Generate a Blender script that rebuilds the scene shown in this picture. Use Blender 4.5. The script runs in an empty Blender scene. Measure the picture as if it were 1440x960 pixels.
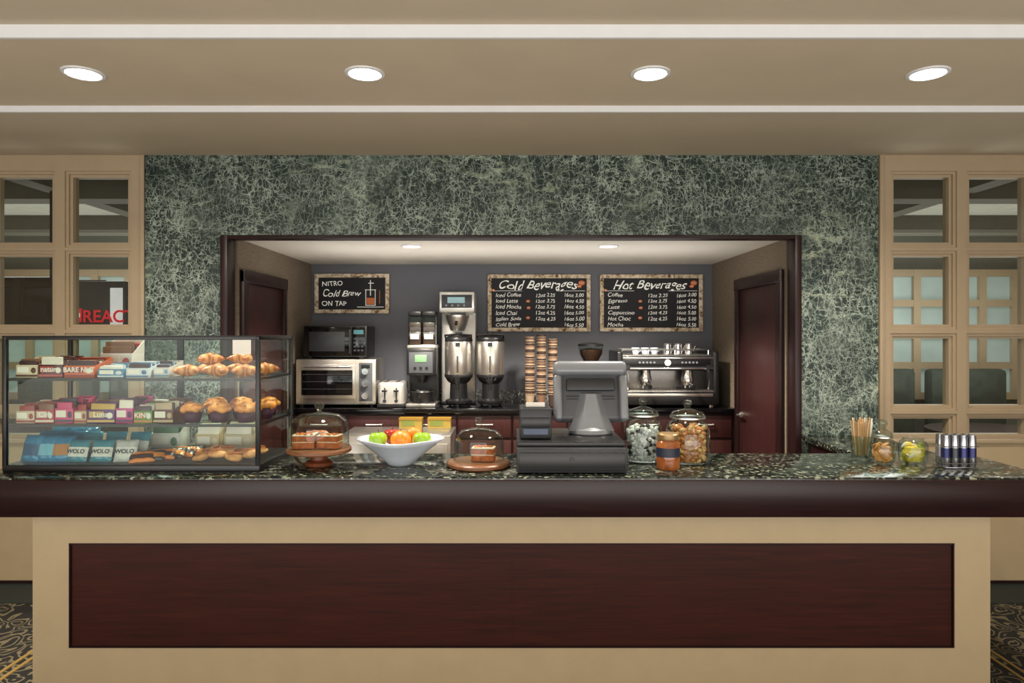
import bpy, bmesh, math, random
from mathutils import Vector, Matrix, Euler, noise as mnoise
random.seed(7)
sc = bpy.context.scene
try:
    sc.view_settings.view_transform = 'Standard'
except Exception: pass

# ------------------------------------------------------------ materials
def lin(c):
    o=[]
    for v in c[:3]:
        v=v/255.0
        o.append(v/12.92 if v<=0.04045 else ((v+0.055)/1.055)**2.4)
    return (o[0],o[1],o[2],1.0)
class NT:
    def __init__(s,name):
        s.m=bpy.data.materials.new(name); s.m.use_nodes=True
        s.t=s.m.node_tree; s.b=s.t.nodes['Principled BSDF']
    def n(s,typ,ins=None,**k):
        nd=s.t.nodes.new(typ)
        for a,v in k.items(): setattr(nd,a,v)
        if ins:
            for a,v in ins.items(): s.put(nd.inputs[a],v)
        return nd
    def put(s,sock,v):
        if isinstance(v,bpy.types.NodeSocket): s.t.links.new(v,sock)
        else: sock.default_value=v
    def ramp(s,fac,stops,interp='LINEAR'):
        r=s.t.nodes.new('ShaderNodeValToRGB'); r.color_ramp.interpolation=interp
        e=r.color_ramp.elements
        while len(e)<len(stops): e.new(0.5)
        for i,(p,c) in enumerate(stops):
            e[i].position=p; e[i].color=c
        s.put(r.inputs[0],fac); return r.outputs[0]
    def mix(s,f,a,b,bt='MIX'):
        m=s.t.nodes.new('ShaderNodeMix'); m.data_type='RGBA'; m.blend_type=bt
        s.put(m.inputs[0],f); s.put(m.inputs[6],a); s.put(m.inputs[7],b); return m.outputs[2]
    def math(s,op,a,b=0.0):
        m=s.t.nodes.new('ShaderNodeMath'); m.operation=op
        s.put(m.inputs[0],a); s.put(m.inputs[1],b); return m.outputs[0]
    def coord(s,scale=(1,1,1),rot=(0,0,0)):
        tc=s.n('ShaderNodeTexCoord'); mp=s.n('ShaderNodeMapping')
        s.put(mp.inputs['Vector'],tc.outputs['Object'])
        mp.inputs['Scale'].default_value=scale; mp.inputs['Rotation'].default_value=rot
        return mp.outputs[0]
    def noise(s,vec,scale,detail=4,rough=.55,dist=0):
        n=s.n('ShaderNodeTexNoise',{'Vector':vec,'Scale':scale,'Detail':detail,'Roughness':rough,'Distortion':dist})
        return n.outputs['Fac']
    def bump(s,h,strength=.2,dist=.01):
        b=s.n('ShaderNodeBump',{'Height':h,'Strength':strength,'Distance':dist})
        s.put(s.b.inputs['Normal'],b.outputs[0])
W1=(1,1,1,1); K1=(0,0,0,1)
def g_(v): return (v,v,v,1)
_mc={}
def pm(name,col,rough=.5,metal=0.0,var=.08,nscale=12,bump=0,coat=0,emit=0,spec=None):
    if name in _mc: return _mc[name]
    t=NT(name); c=lin(col)
    v=t.coord(); f=t.noise(v,nscale,3)
    d=tuple(x*(1-var) for x in c[:3])+(1,); l=tuple(min(1,x*(1+var)) for x in c[:3])+(1,)
    t.put(t.b.inputs['Base Color'],t.ramp(f,[(.3,d),(.7,l)]))
    t.b.inputs['Roughness'].default_value=rough; t.b.inputs['Metallic'].default_value=metal
    if coat: t.b.inputs['Coat Weight'].default_value=coat
    if spec is not None: t.b.inputs['Specular IOR Level'].default_value=spec
    if emit:
        t.b.inputs['Emission Color'].default_value=c; t.b.inputs['Emission Strength'].default_value=emit
    if bump: t.bump(t.noise(v,nscale*4,4),bump,.005)
    _mc[name]=t.m; return t.m
def glass(name,tint=(240,248,244),refl=.5,base=.02,pw=2.5,rough=.0):
    t=NT(name); nt=t.t; nt.nodes.remove(t.b)
    tr=t.n('ShaderNodeBsdfTransparent'); tr.inputs[0].default_value=lin(tint)
    gl=t.n('ShaderNodeBsdfGlossy'); gl.inputs['Roughness'].default_value=rough
    lw=t.n('ShaderNodeLayerWeight'); lw.inputs[0].default_value=.3
    p=t.math('POWER',lw.outputs['Facing'],pw)
    f=t.math('MULTIPLY_ADD',p,refl); f.node.inputs[2].default_value=base
    mx=t.n('ShaderNodeMixShader'); t.put(mx.inputs[0],f); t.put(mx.inputs[1],tr.outputs[0]); t.put(mx.inputs[2],gl.outputs[0])
    out=[n for n in nt.nodes if n.type=='OUTPUT_MATERIAL'][0]
    t.put(out.inputs[0],mx.outputs[0]); return t.m
def marble(name,dark,mid,light,rough=.3,amt=.8,spec=.3):
    """serpentine: dark green ground, dense fine broken hairline fractures, misty pale clouds, a few long cream veins"""
    t=NT(name); v=t.coord()
    wn=t.n('ShaderNodeTexNoise',{'Vector':v,'Scale':7.0,'Detail':6,'Roughness':.65})
    wv=t.n('ShaderNodeVectorMath',operation='MULTIPLY_ADD'); t.put(wv.inputs[0],wn.outputs['Color']); wv.inputs[1].default_value=(.10,)*3; t.put(wv.inputs[2],v)
    V=wv.outputs[0]
    patch=t.noise(V,1.5,6,.65)
    base=t.mix(t.ramp(patch,[(.40,K1),(.66,W1)]),lin(dark),lin(mid))
    fine=t.noise(v,85,5,.8)
    base=t.mix(t.ramp(fine,[(.48,K1),(.68,g_(.75))]),base,lin(tuple(min(255,x*1.35) for x in mid)))
    veins=None
    spec_=[(7,.012,(0,.6,0),(1,1,.4)),(11,.018,(0,-.75,0),(1,1,.35)),(17,.027,(0,.1,0),(.4,1,1)),(25,.038,(0,1.1,0),(1,1,.4)),(38,.055,(0,-.3,0),(1,1,.5)),(30,.044,(0,.35,0),(.35,1,1))]
    for k,(s,w,ro,stx) in enumerate(spec_):
        mp=t.n('ShaderNodeMapping'); t.put(mp.inputs[0],V); mp.inputs['Rotation'].default_value=ro; mp.inputs['Scale'].default_value=stx; mp.inputs['Location'].default_value=(k*3.1,k*1.7,k)
        vo=t.n('ShaderNodeTexVoronoi',{'Vector':mp.outputs[0],'Scale':float(s)},feature='DISTANCE_TO_EDGE')
        r=t.ramp(vo.outputs['Distance'],[(0,W1),(w*.5,g_(.6)),(w,K1)])
        bm_=t.noise(mp.outputs[0],s*.6,4,.7)
        r=t.mix(1.0,r,t.ramp(bm_,[(.43,K1),(.56,W1)]),'MULTIPLY')
        veins=r if veins is None else t.mix(1.0,veins,r,'LIGHTEN')
    vm=t.noise(V,2.0,6,.7)
    mask=t.ramp(vm,[(.36,g_(.28)),(.58,W1)])
    vv=t.mix(1.0,veins,mask,'MULTIPLY'); vv=t.mix(1.0,vv,g_(amt),'MULTIPLY')
    c=t.mix(vv,base,lin(light))
    cloud=t.ramp(t.noise(V,1.6,7,.72,.5),[(.52,K1),(.72,g_(.65))])
    fl=t.ramp(t.noise(V,46,5,.75),[(.40,g_(.12)),(.62,W1)])
    c=t.mix(t.mix(1.0,cloud,fl,'MULTIPLY'),c,lin(light))
    mp=t.n('ShaderNodeMapping'); t.put(mp.inputs[0],V); mp.inputs['Rotation'].default_value=(0,-.6,0); mp.inputs['Scale'].default_value=(.5,1,1.5); mp.inputs['Location'].default_value=(4,2,7)
    lv=t.math('ABSOLUTE',t.math('SUBTRACT',t.noise(mp.outputs[0],1.5,6,.6,.5),.5))
    lm=t.ramp(t.noise(V,1.3,3),[(.5,K1),(.6,W1)])
    c=t.mix(t.mix(1.0,t.ramp(lv,[(0,g_(.6)),(.006,g_(.22)),(.015,K1)]),lm,'MULTIPLY'),c,lin((186,198,172)))
    t.put(t.b.inputs['Base Color'],c); t.b.inputs['Roughness'].default_value=rough; t.b.inputs['Specular IOR Level'].default_value=spec
    return t.m
def granite(name,dark,mid,light,sc_=90,rough=.2,spec=.4):
    t=NT(name); v=t.coord()
    vo=t.n('ShaderNodeTexVoronoi',{'Vector':v,'Scale':float(sc_)})
    sep=t.n('ShaderNodeSeparateColor'); t.put(sep.inputs[0],vo.outputs['Color'])
    c=t.ramp(sep.outputs[0],[(0,lin(dark)),(.62,lin(dark)),(.66,lin(mid)),(.88,lin(mid)),(.91,lin(light))],'LINEAR')
    n=t.noise(v,9,6,.7)
    c=t.mix(t.ramp(n,[(.35,g_(.7)),(.6,g_(.0))]),c,lin(dark))
    vn=t.math('ABSOLUTE',t.math('SUBTRACT',t.noise(v,7,4,.6,1.0),.5))
    c=t.mix(t.ramp(vn,[(0,g_(.35)),(.008,K1)]),c,lin(light))
    t.put(t.b.inputs['Base Color'],c); t.b.inputs['Roughness'].default_value=rough; t.b.inputs['Specular IOR Level'].default_value=spec
    return t.m
def wood(name,c1,c2,rough=.3,axis='X',coat=.1,sc_=1):
    t=NT(name)
    s={'X':(.6,8,14),'Z':(8,8,.6),'Y':(8,.6,8)}[axis]
    v=t.coord(scale=tuple(k*sc_ for k in s)); f=t.noise(v,6,6,.65,.8)
    f2=t.noise(t.coord(),1.5,3)
    c=t.ramp(f,[(.3,lin(c1)),(.7,lin(c2))]); c=t.mix(t.ramp(f2,[(.3,K1),(.7,(.35,.35,.35,1))]),c,lin(c2))
    t.put(t.b.inputs['Base Color'],c); t.b.inputs['Roughness'].default_value=rough; t.b.inputs['Coat Weight'].default_value=coat; t.b.inputs['Coat Roughness'].default_value=.3
    t.b.inputs['Specular IOR Level'].default_value=.25
    return t.m
def carpet():
    t=NT('carpet_scroll'); v=t.coord()
    wn=t.n('ShaderNodeTexNoise',{'Vector':v,'Scale':5.0,'Detail':1})
    wv=t.n('ShaderNodeVectorMath',operation='MULTIPLY_ADD'); t.put(wv.inputs[0],wn.outputs['Color']); wv.inputs[1].default_value=(.25,.25,0); t.put(wv.inputs[2],v)
    vo=t.n('ShaderNodeTexVoronoi',{'Vector':wv.outputs[0],'Scale':9.0})
    s=t.math('SINE',t.math('MULTIPLY',vo.outputs['Distance'],24.0))
    r=t.ramp(s,[(.0,K1),(.5,K1),(.7,W1)])
    f=t.noise(v,160,2)
    c=t.mix(r,lin((24,23,21)),lin((128,116,88)))
    c=t.mix(t.ramp(f,[(.3,(.5,.5,.5,1)),(.7,K1)]),c,lin((18,17,16)))
    t.put(t.b.inputs['Base Color'],c); t.b.inputs['Roughness'].default_value=.95
    t.bump(f,.5,.004); return t.m

M_marble=marble('marble_green',(19,30,29),(42,58,53),(184,198,184),.3,.95,.3)
M_top=granite('granite_countertop',(20,24,22),(68,76,66),(160,164,144),85,.11,.5)
M_cream=pm('paint_cream',(182,162,129),.5,var=.03)
M_tan=pm('paint_tan_trim',(168,149,122),.45,var=.03)
M_ceil=pm('ceiling_paint',(204,188,164),.8,var=.03,nscale=3)
M_soff=pm('soffit_paint',(194,180,158),.8,var=.03,nscale=3)
M_white=pm('trim_white',(222,223,226),.5,var=.02)
M_alceil=pm('alcove_ceiling_paint',(224,219,210),.8,var=.02)
M_band=wood('wood_espresso',(26,12,14),(44,22,24),.3,'X')
M_panel=wood('wood_mahogany',(34,12,7),(66,26,17),.45,'X',.0)
M_door=wood('wood_door',(44,22,22),(62,32,31),.38,'Z')
M_frame=wood('wood_door_frame',(30,15,16),(42,22,23),.35,'Z')
M_navy=pm('paint_slate',(98,100,108),.6,var=.05,nscale=2)
M_grass=NT('wallcover_taupe'); _v=M_grass.coord(scale=(2,2,40)); _f=M_grass.noise(_v,6,5,.6,.4)
M_grass.put(M_grass.b.inputs['Base Color'],M_grass.ramp(_f,[(.3,lin((100,88,75))),(.7,lin((136,123,106)))])); M_grass.b.inputs['Roughness'].default_value=.85; M_grass.bump(_f,.3,.004); M_grass=M_grass.m
M_carpet=carpet()
M_gold=pm('carpet_gold',(150,120,60),.8)
M_black=pm('plastic_black',(20,20,22),.35,var=.1)
M_blackg=pm('gloss_black',(10,10,12),.08,var=.1)
M_dgrey=pm('plastic_dark_grey',(38,40,44),.4)
M_grey=pm('plastic_grey',(74,76,81),.38,var=.03)
M_lgrey=pm('plastic_silver',(128,131,137),.33,.2,var=.03)
M_steel=pm('steel_brushed',(212,208,202),.28,.95,var=.05,nscale=30)
M_chrome=pm('chrome',(235,235,235),.14,.97,var=.02)
M_glass=glass('glass_clear')
M_jar=glass('glass_jar',(232,241,238),.95,.05,1.7)
M_pane=glass('glass_window',(225,230,226),.3,.06)
M_lamp=pm('lamp_emitter',(255,246,228),.5,emit=14)
M_porc=pm('porcelain_white',(208,216,228),.15,var=.02,coat=.5)
M_bwood=wood('wood_acacia',(98,60,38),(152,104,70),.4,'X',.2)
M_bwood2=wood('wood_dark_foot',(84,40,20),(130,70,40),.4,'Z',.2)
M_kraft=pm('kraft_paper',(196,160,112),.8)
M_paper=pm('paper_white',(232,228,218),.7,var=.03)
M_cuprim=pm('cup_rim',(150,128,104),.7,var=.05)
M_chalk=pm('chalk_white',(230,228,220),.9,emit=.3)  # slight emission stands in for light falling on the chalk
M_chalkr=pm('chalk_orange',(196,110,66),.9,emit=.1)  # also glows faintly in place of light on the boards
M_cb=pm('chalkboard',(27,27,31),.7,var=.25,nscale=6)
def foodmat(name,a,b,sc_=30,rough=.45,coat=.2):
    t=NT(name); v=t.coord(); f=t.noise(v,sc_,5,.6)
    t.put(t.b.inputs['Base Color'],t.ramp(f,[(.3,lin(a)),(.7,lin(b))])); t.b.inputs['Roughness'].default_value=rough; t.b.inputs['Coat Weight'].default_value=coat
    t.b.inputs['Subsurface Weight'].default_value=.05
    t.bump(t.noise(v,sc_*3,4),.35,.004); return t.m
M_crois=foodmat('crust_golden',(206,126,58),(244,188,122))
M_croisd=foodmat('crust_baked',(160,84,32),(210,132,66))
M_muff=foodmat('muffin_top',(200,106,24),(248,180,84),50)
M_wrap=pm('muffin_wrapper',(74,38,60),.6)
M_cake=foodmat('carrot_cake',(140,62,18),(206,108,42),60,.7,0)
M_ice=pm('frosting',(236,222,196),.5,var=.03)
M_cookie=foodmat('cookie_dough',(176,110,50),(218,162,96),40,.6,0)
M_orange=foodmat('orange_peel',(240,122,20),(252,150,40),60,.35,.3)
M_gapple=foodmat('apple_green',(130,180,30),(170,208,60),12,.2,.5)
M_rapple=foodmat('apple_red',(150,24,24),(200,70,40),12,.2,.5)
def board_frame():
    t=NT('distressed_frame'); v=t.coord(); f=t.noise(v,22,6,.7,.5)
    t.put(t.b.inputs['Base Color'],t.ramp(f,[(.38,lin((84,56,42))),(.46,lin((196,170,138))),(.6,lin((234,224,204)))])); t.b.inputs['Roughness'].default_value=.7; return t.m
M_bframe=board_frame()
M_cupd=pm('cup_print_brown',(56,38,32),.6)
M_cupk=pm('cup_print_tan',(112,82,62),.6)
M_splash=granite('granite_splash',(70,72,72),(128,130,128),(200,200,196),60,.3)

# ------------------------------------------------------------ mesh builder
class B:
    def __init__(s,name): s.name=name; s.V=[]; s.F=[]; s.M=[]; s.mats=[]
    def mi(s,m):
        if m not in s.mats: s.mats.append(m)
        return s.mats.index(m)
    def add(s,V,F,mat):
        o=len(s.V); s.V+= [tuple(v) for v in V]; k=s.mi(mat)
        for f in F: s.F.append([i+o for i in f]); s.M.append(k)
    def quad(s,a,b,c,d,mat): s.add([a,b,c,d],[[0,1,2,3]],mat)
    def box(s,x0,x1,y0,y1,z0,z1,mat,bev=0,rot=None,seg=2,taper=None):
        bm=bmesh.new(); bmesh.ops.create_cube(bm,size=1)
        sx,sy,sz=x1-x0,y1-y0,z1-z0
        for v in bm.verts:
            v.co=Vector((v.co.x*sx,v.co.y*sy,v.co.z*sz))
            if taper and v.co.z>0: v.co.x*=taper[0]; v.co.y*=taper[1]
        if bev>0: bmesh.ops.bevel(bm,geom=bm.edges[:],offset=min(bev,.45*min(sx,sy,sz)),segments=seg,affect='EDGES',profile=.5)
        R=Euler(rot).to_matrix() if rot else Matrix.Identity(3)
        c=Vector(((x0+x1)/2,(y0+y1)/2,(z0+z1)/2))
        bm.verts.index_update()
        s.add([R@v.co+c for v in bm.verts],[[v.index for v in f.verts] for f in bm.faces],mat); bm.free()
    def lathe(s,prof,c,mat,seg=32,axis='Z',rf=None,M=None):
        V=[];rings=[]
        for (r,z) in prof:
            if r<=1e-6: rings.append([len(V)]); V.append(Vector((0,0,z)))
            else:
                ring=[]
                for i in range(seg):
                    a=2*math.pi*i/seg; rr=r*(rf(a,z) if rf else 1)
                    ring.append(len(V)); V.append(Vector((rr*math.cos(a),rr*math.sin(a),z)))
                rings.append(ring)
        F=[]
        for a,b in zip(rings,rings[1:]):
            for i in range(seg):
                j=(i+1)%seg
                if len(a)==1 and len(b)==1: break
                if len(a)==1: F.append([a[0],b[i],b[j]])
                elif len(b)==1: F.append([a[i],a[j],b[0]])
                else: F.append([a[i],a[j],b[j],b[i]])
        R=Matrix.Identity(3)
        if axis=='Y': R=Euler((math.pi/2,0,0)).to_matrix()
        if axis=='X': R=Euler((0,math.pi/2,0)).to_matrix()
        if M is not None: R=M
        c=Vector(c); s.add([R@v+c for v in V],F,mat)
    def cyl(s,c,r,h,mat,seg=24,axis='Z',r2=None,M=None):
        r2=r if r2 is None else r2
        s.lathe([(0,0),(r,0),(r2,h),(0,h)],c,mat,seg,axis,M=M)
    def ell(s,c,rad,mat,seg=16,rot=None,nz=0,nf=20):
        n=max(6,seg//2); V=[];F=[];R=Euler(rot).to_matrix() if rot else Matrix.Identity(3); c=Vector(c)
        rows=[]
        for i in range(n+1):
            th=math.pi*i/n; row=[]
            for j in range(1 if i in(0,n) else seg):
                a=2*math.pi*j/seg
                d=Vector((math.sin(th)*math.cos(a),math.sin(th)*math.sin(a),math.cos(th)))
                p=Vector((d.x*rad[0],d.y*rad[1],d.z*rad[2]))
                if nz: p*=1+nz*mnoise.noise((p+c)*nf)
                row.append(len(V)); V.append(R@p+c)
            rows.append(row)
        for a,b in zip(rows,rows[1:]):
            for j in range(seg):
                k=(j+1)%seg
                if len(a)==1: F.append([a[0],b[j],b[k]])
                elif len(b)==1: F.append([a[j],b[0],a[k]])
                else: F.append([a[j],b[j],b[k],a[k]])
        s.add(V,F,mat)
    def tube(s,pts,r,mat,seg=10,flat=1.0,closed=False):
        pts=[Vector(p) for p in pts]; n=len(pts); rs=r if isinstance(r,(list,tuple)) else [r]*n
        V=[];F=[]
        for i,p in enumerate(pts):
            if closed: t=(pts[(i+1)%n]-pts[i-1]).normalized()
            else: t=(pts[min(i+1,n-1)]-pts[max(i-1,0)]).normalized()
            up=Vector((0,0,1)) if abs(t.z)<.9 else Vector((0,1,0))
            a=t.cross(up).normalized(); b=a.cross(t).normalized()
            for j in range(seg):
                an=2*math.pi*j/seg; V.append(p+a*math.cos(an)*rs[i]+b*math.sin(an)*rs[i]*flat)
        for i in range(n if closed else n-1):
            for j in range(seg):
                k=(j+1)%seg; i2=(i+1)%n
                F.append([i*seg+j,i*seg+k,i2*seg+k,i2*seg+j])
        if not closed: F.append(list(range(seg))); F.append([(n-1)*seg+j for j in range(seg)])
        s.add(V,F,mat)
    def done(s,parent=None,ang=35):
        xs=[v[0] for v in s.V]; ys=[v[1] for v in s.V]; zs=[v[2] for v in s.V]
        o=Vector(((min(xs)+max(xs))/2,(min(ys)+max(ys))/2,min(zs)))
        me=bpy.data.meshes.new(s.name); me.from_pydata([tuple(Vector(v)-o) for v in s.V],[],s.F)
        for m in s.mats: me.materials.append(m)
        for p,k in zip(me.polygons,s.M): p.material_index=k; p.use_smooth=True
        bm=bmesh.new(); bm.from_mesh(me); bmesh.ops.recalc_face_normals(bm,faces=bm.faces[:]); bm.to_mesh(me); bm.free()
        try: me.set_sharp_from_angle(angle=math.radians(ang))
        except Exception: pass
        ob=bpy.data.objects.new(s.name,me); sc.collection.objects.link(ob); ob.location=o
        if parent is not None:
            ob.parent=parent; ob.matrix_parent_inverse=Matrix.Translation(parent.location).inverted()
        return ob
def text(body,x,y,z,size,mat,parent,align='LEFT',shear=0,name='lettering',ext=.0008,rx=math.pi/2,sp=1.0,off=0,wob=0):
    cu=bpy.data.curves.new(name,'FONT'); cu.body=body; cu.size=size; cu.align_x=align; cu.shear=shear; cu.extrude=ext; cu.space_line=sp; cu.offset=off
    cu.materials.append(mat)
    ob=bpy.data.objects.new(name,cu); sc.collection.objects.link(ob)
    if wob:   # hand-drawn chalk: turn to mesh and wander the strokes
        try:
            bpy.context.view_layer.update()
            me=bpy.data.meshes.new_from_object(ob)
            for v in me.vertices:
                p=Vector((v.co.x+x,v.co.y+z,0))
                v.co.x+=wob*mnoise.noise(p*14); v.co.y+=wob*1.3*mnoise.noise(p*11+Vector((9,3,1)))
            if not me.materials: me.materials.append(mat)
            bpy.data.objects.remove(ob); ob=bpy.data.objects.new(name,me); sc.collection.objects.link(ob)
        except Exception as e: print('wob',e)
    ob.parent=parent; ob.matrix_parent_inverse=Matrix.Translation(parent.location).inverted()
    ob.location=(x,y,z); ob.rotation_euler=(rx,0,0); return ob
def col(name,c,rough=.45): return pm('c_'+name,c,rough,var=.06)

# ------------------------------------------------------------ room shell
YW=4.39; CE=2.752
b=B('floor'); b.box(-6,6,-4.2,8.2,-.1,0,M_carpet); FL=b.done()
b=B('floor_border')
b.box(-6,-2.3,4.06,4.39,0,.004,col('border',(28,40,40),.6)); b.box(2.3,6,4.06,4.39,0,.004,col('border',(28,40,40)))
for sx in(-1,1):
    for d in(0,.05): b.box(sx*(2.37+d)-.008,sx*(2.37+d)+.008,.0,4.05,0,.005,M_gold)
b.done()
b=B('wall_back')
b.box(-2.364,-1.866,YW,4.53,0,CE,M_marble); b.box(1.852,2.355,YW,4.53,0,CE,M_marble); b.box(-1.866,1.852,YW,4.53,2.231,CE,M_marble); b.done()
b=B('trim_1')  # opening surround
b.box(-1.872,-1.825,YW-.015,4.5,0,2.237,M_frame,.003); b.box(1.815,1.858,YW-.015,4.5,0,2.237,M_frame,.003); b.box(-1.825,1.815,YW-.015,4.47,2.212,2.237,M_frame,.003); b.done()
# alcove
b=B('wall_alcove_left'); b.box(-1.98,-1.82,4.53,6.35,0,2.3,M_grass); b.done()
b=B('wall_alcove_right'); b.box(1.82,1.98,4.53,6.35,0,2.3,M_grass); b.done()
b=B('wall_alcove_back'); b.box(-1.82,1.82,6.2,6.35,0,2.3,M_navy); b.done()
b=B('ceiling_alcove'); b.box(-1.82,1.82,4.5,6.2,2.236,2.3,M_alceil); b.done()
for nm,sx,y0,y1 in(('door_1',-1,4.56,5.44),('door_2',1,4.56,5.5)):
    b=B(nm); X=1.819*sx
    def bx(d0,d1,ya,yb,za,zb,m,bv=0):
        a,c=X-sx*d1,X-sx*d0; b.box(min(a,c),max(a,c),ya,yb,za,zb,m,bv)
    bx(0,.03,y0,y0+.08,0,2.03,M_frame,.004); bx(0,.03,y1-.08,y1,0,2.03,M_frame,.004); bx(0,.035,y0,y1,1.95,2.035,M_frame,.004)
    bx(0,.012,y0+.08,y1-.08,0,1.95,M_door,.002)
    hx=X-sx*.05
    hy=y0+.16 if sx<0 else y1-.14
    b.cyl((X-sx*.012,hy,.97),.025,sx*-.02,M_steel,axis='X'); b.tube([(X-sx*.02,hy,.97),(hx,hy,.97),(hx,hy+(.1 if sx<0 else -.1),.97)],.009,M_steel)
    b.done()
# side grid walls
cols=[(2.469,2.826),(2.959,3.316),(3.449,3.806),(3.939,4.296),(4.429,4.786)]
rows=[(.955,1.055),(1.143,1.573),(1.664,2.103),(2.194,2.615)]
def gridwall(nm,wn,sx,shift):
    b=B(nm); 
    def bx(xa,xb,ya,yb,za,zb,m,bv=0): 
        a,c=sx*xa,sx*xb; b.box(min(a,c),max(a,c),ya,yb,za,zb,m,bv)
    cs=[(a+shift,c+shift) for a,c in cols]
    x0=2.36; xe=6
    bx(x0,xe,YW,YW+.1,2.655,CE,M_tan); bx(x0,xe,YW,YW+.1,0,.915,M_cream)
    bx(x0,xe,YW-.02,YW,.90,.93,M_tan,.006)
    bx(x0,xe,YW-.012,YW,0.0,.02,M_frame)
    e=.035
    edges=[x0]+[k for c in cs for k in(c[0]-e,c[1]+e)]+[xe]
    for i in range(0,len(edges),2): bx(edges[i],edges[i+1],YW,YW+.1,.915,2.655,M_tan)
    bx(x0,x0+.03,YW-.015,YW,.93,CE,M_tan,.004)
    zed=[.915]+[k for r in rows for k in(r[0]-e,r[1]+e)]+[2.655]
    for c in cs:
        for i in range(0,len(zed),2):
            if zed[i+1]>zed[i]: bx(c[0]-e,c[1]+e,YW,YW+.1,zed[i],zed[i+1],M_tan)
    for c in cs:
        for r in rows:
            A,C,D,E_=c[0]-e,c[1]+e,r[0]-e,r[1]+e
            for (o,i,yy) in((0,.018,.012),(.018,.035,.028)):
                bx(A+o,A+i,YW+yy,YW+.09,D+o,E_-o,M_tan); bx(C-i,C-o,YW+yy,YW+.09,D+o,E_-o,M_tan)
                bx(A+i,C-i,YW+yy,YW+.09,D+o,D+i,M_tan); bx(A+i,C-i,YW+yy,YW+.09,E_-i,E_-o,M_tan)
    b.done()
    b=B(wn); y=YW+.058
    for c in cs:
        for r in rows: b.quad((sx*c[0],y,r[0]),(sx*c[1],y,r[0]),(sx*c[1],y,r[1]),(sx*c[0],y,r[1]),M_pane)
    b.done()
gridwall('wall_left','window_1',-1,.015); gridwall('wall_right','window_2',1,0)
# ceilings
b=B('ceiling'); b.box(-6,6,3.545,YW+.1,CE,CE+.3,M_soff); b.box(-6,6,2.73,3.545,2.782,CE+.3,M_ceil); b.box(-6,6,-4.2,2.73,2.832,CE+.3,M_soff)
b.done()
b=B('trim_2'); b.box(-6,6,3.53,3.545,2.75,2.783,M_white); b.box(-6,6,2.715,2.73,2.78,2.833,M_white); b.done()
b=B('wall_room_left'); b.box(-6.15,-6,-4.2,8.2,0,3.05,M_cream); b.done()
b=B('wall_room_right'); b.box(6,6.15,-4.2,8.2,0,3.05,M_cream); b.done()
b=B('wall_rear')
b.box(-6,6,-4.35,-4.2,0,.5,M_cream); b.box(-6,6,-4.35,-4.2,2.65,3.05,M_cream)
for x in(-6,-4.2,-2.2,-.1,2,4,5.8): b.box(x,x+.2,-4.35,-4.2,.5,2.65,M_cream)
b.done()
# rooms beyond the gridded partitions
M_adj=pm('adjacent_wall_paint',(112,116,108),.7,var=.05,nscale=2)
M_adjw=pm('adjacent_daylight_glass',(150,166,162),.3,emit=.35,var=.25,nscale=1.5)
M_adjb=pm('adjacent_beam',(84,80,70),.7)
M_foliage=pm('foliage_dark',(44,54,46),.8,var=.3)
for sx,s in((-1,'left'),(1,'right')):
    xa,xb=sorted((sx*1.98,sx*6))
    b=B('wall_adjacent_'+s); b.box(xa,xb,8.0,8.15,0,3.05,M_adj); b.box(*sorted((sx*1.98,sx*2.05)),4.53,8,0,CE,M_adj); b.done()
    b=B('ceiling_adjacent_'+s); b.box(xa,xb,4.5,8.2,CE,CE+.3,pm('adjacent_ceiling',(176,176,164),.8)); 
    b.box(xa,xb,5.1,5.3,CE-.14,CE,M_adjb); b.box(xa,xb,6.6,6.8,CE-.14,CE,M_adjb)
    b.box(*sorted((sx*3.3,sx*3.45)),4.6,8,CE-.1,CE,M_adjb); b.done()
    b=B('window_3' if sx<0 else 'window_4')
    b.box(xa,xb,7.93,7.95,.9,2.3,M_adjw)
    x=xa
    while x<xb: b.box(x,x+.08,7.88,7.99,.85,2.35,M_tan); x+=.38
    for z in(.85,1.2,1.56,1.92,2.27): b.box(xa,xb,7.885,7.99,z,z+.08,M_tan)
    b.done()
for sx in(-1,1):
    b=B('dining_table'); x=sx*4.2
    b.lathe([(0,.0),(.28,0),(.28,.02),(.04,.05),(.035,.7),(.3,.72),(.55,.74),(.55,.77),(0,.77)],(x,5.9,0),M_frame); b.done()
    for cx in(4.0,5.0):
        b=B('banquette'); x=sx*cx
        b.box(x-.42,x+.42,7.0,7.55,.1,.46,M_foliage,.04); b.box(x-.42,x+.42,7.45,7.62,.4,1.22,M_foliage,.05); b.box(x-.40,x+.40,7.05,7.5,0,.12,M_black); b.done()

# screen in left room
M_sred=pm('screen_red',(200,30,44),.5,emit=.6); M_swh=pm('screen_white',(230,232,235),.5,emit=.5)
b=B('wall_screen'); b.box(-4.4,-3.32,5.0,5.06,1.60,2.02,M_blackg,.006); b.box(-3.29,-2.83,5.0,5.06,1.60,1.99,col('screen_grey',(70,72,76),.3),.004); b.box(-2.94,-2.85,4.994,5.0,1.66,1.94,M_swh)
for xx in(-4.0,-3.4): b.box(xx,xx+.03,5.02,5.05,1.99,CE,M_black)
b.box(-3.31,-3.0,5.02,5.05,1.97,2.0,M_black)
b.box(-3.24,-3.15,4.994,4.999,1.69,1.79,M_sred); b.box(-3.21,-3.18,4.99,4.994,1.70,1.78,M_swh); b.box(-3.23,-3.16,4.99,4.994,1.725,1.755,M_swh)
o=b.done(); text('REACT',-3.14,4.988,1.69,.125,M_sred,o,ext=.001,off=.002)

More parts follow.
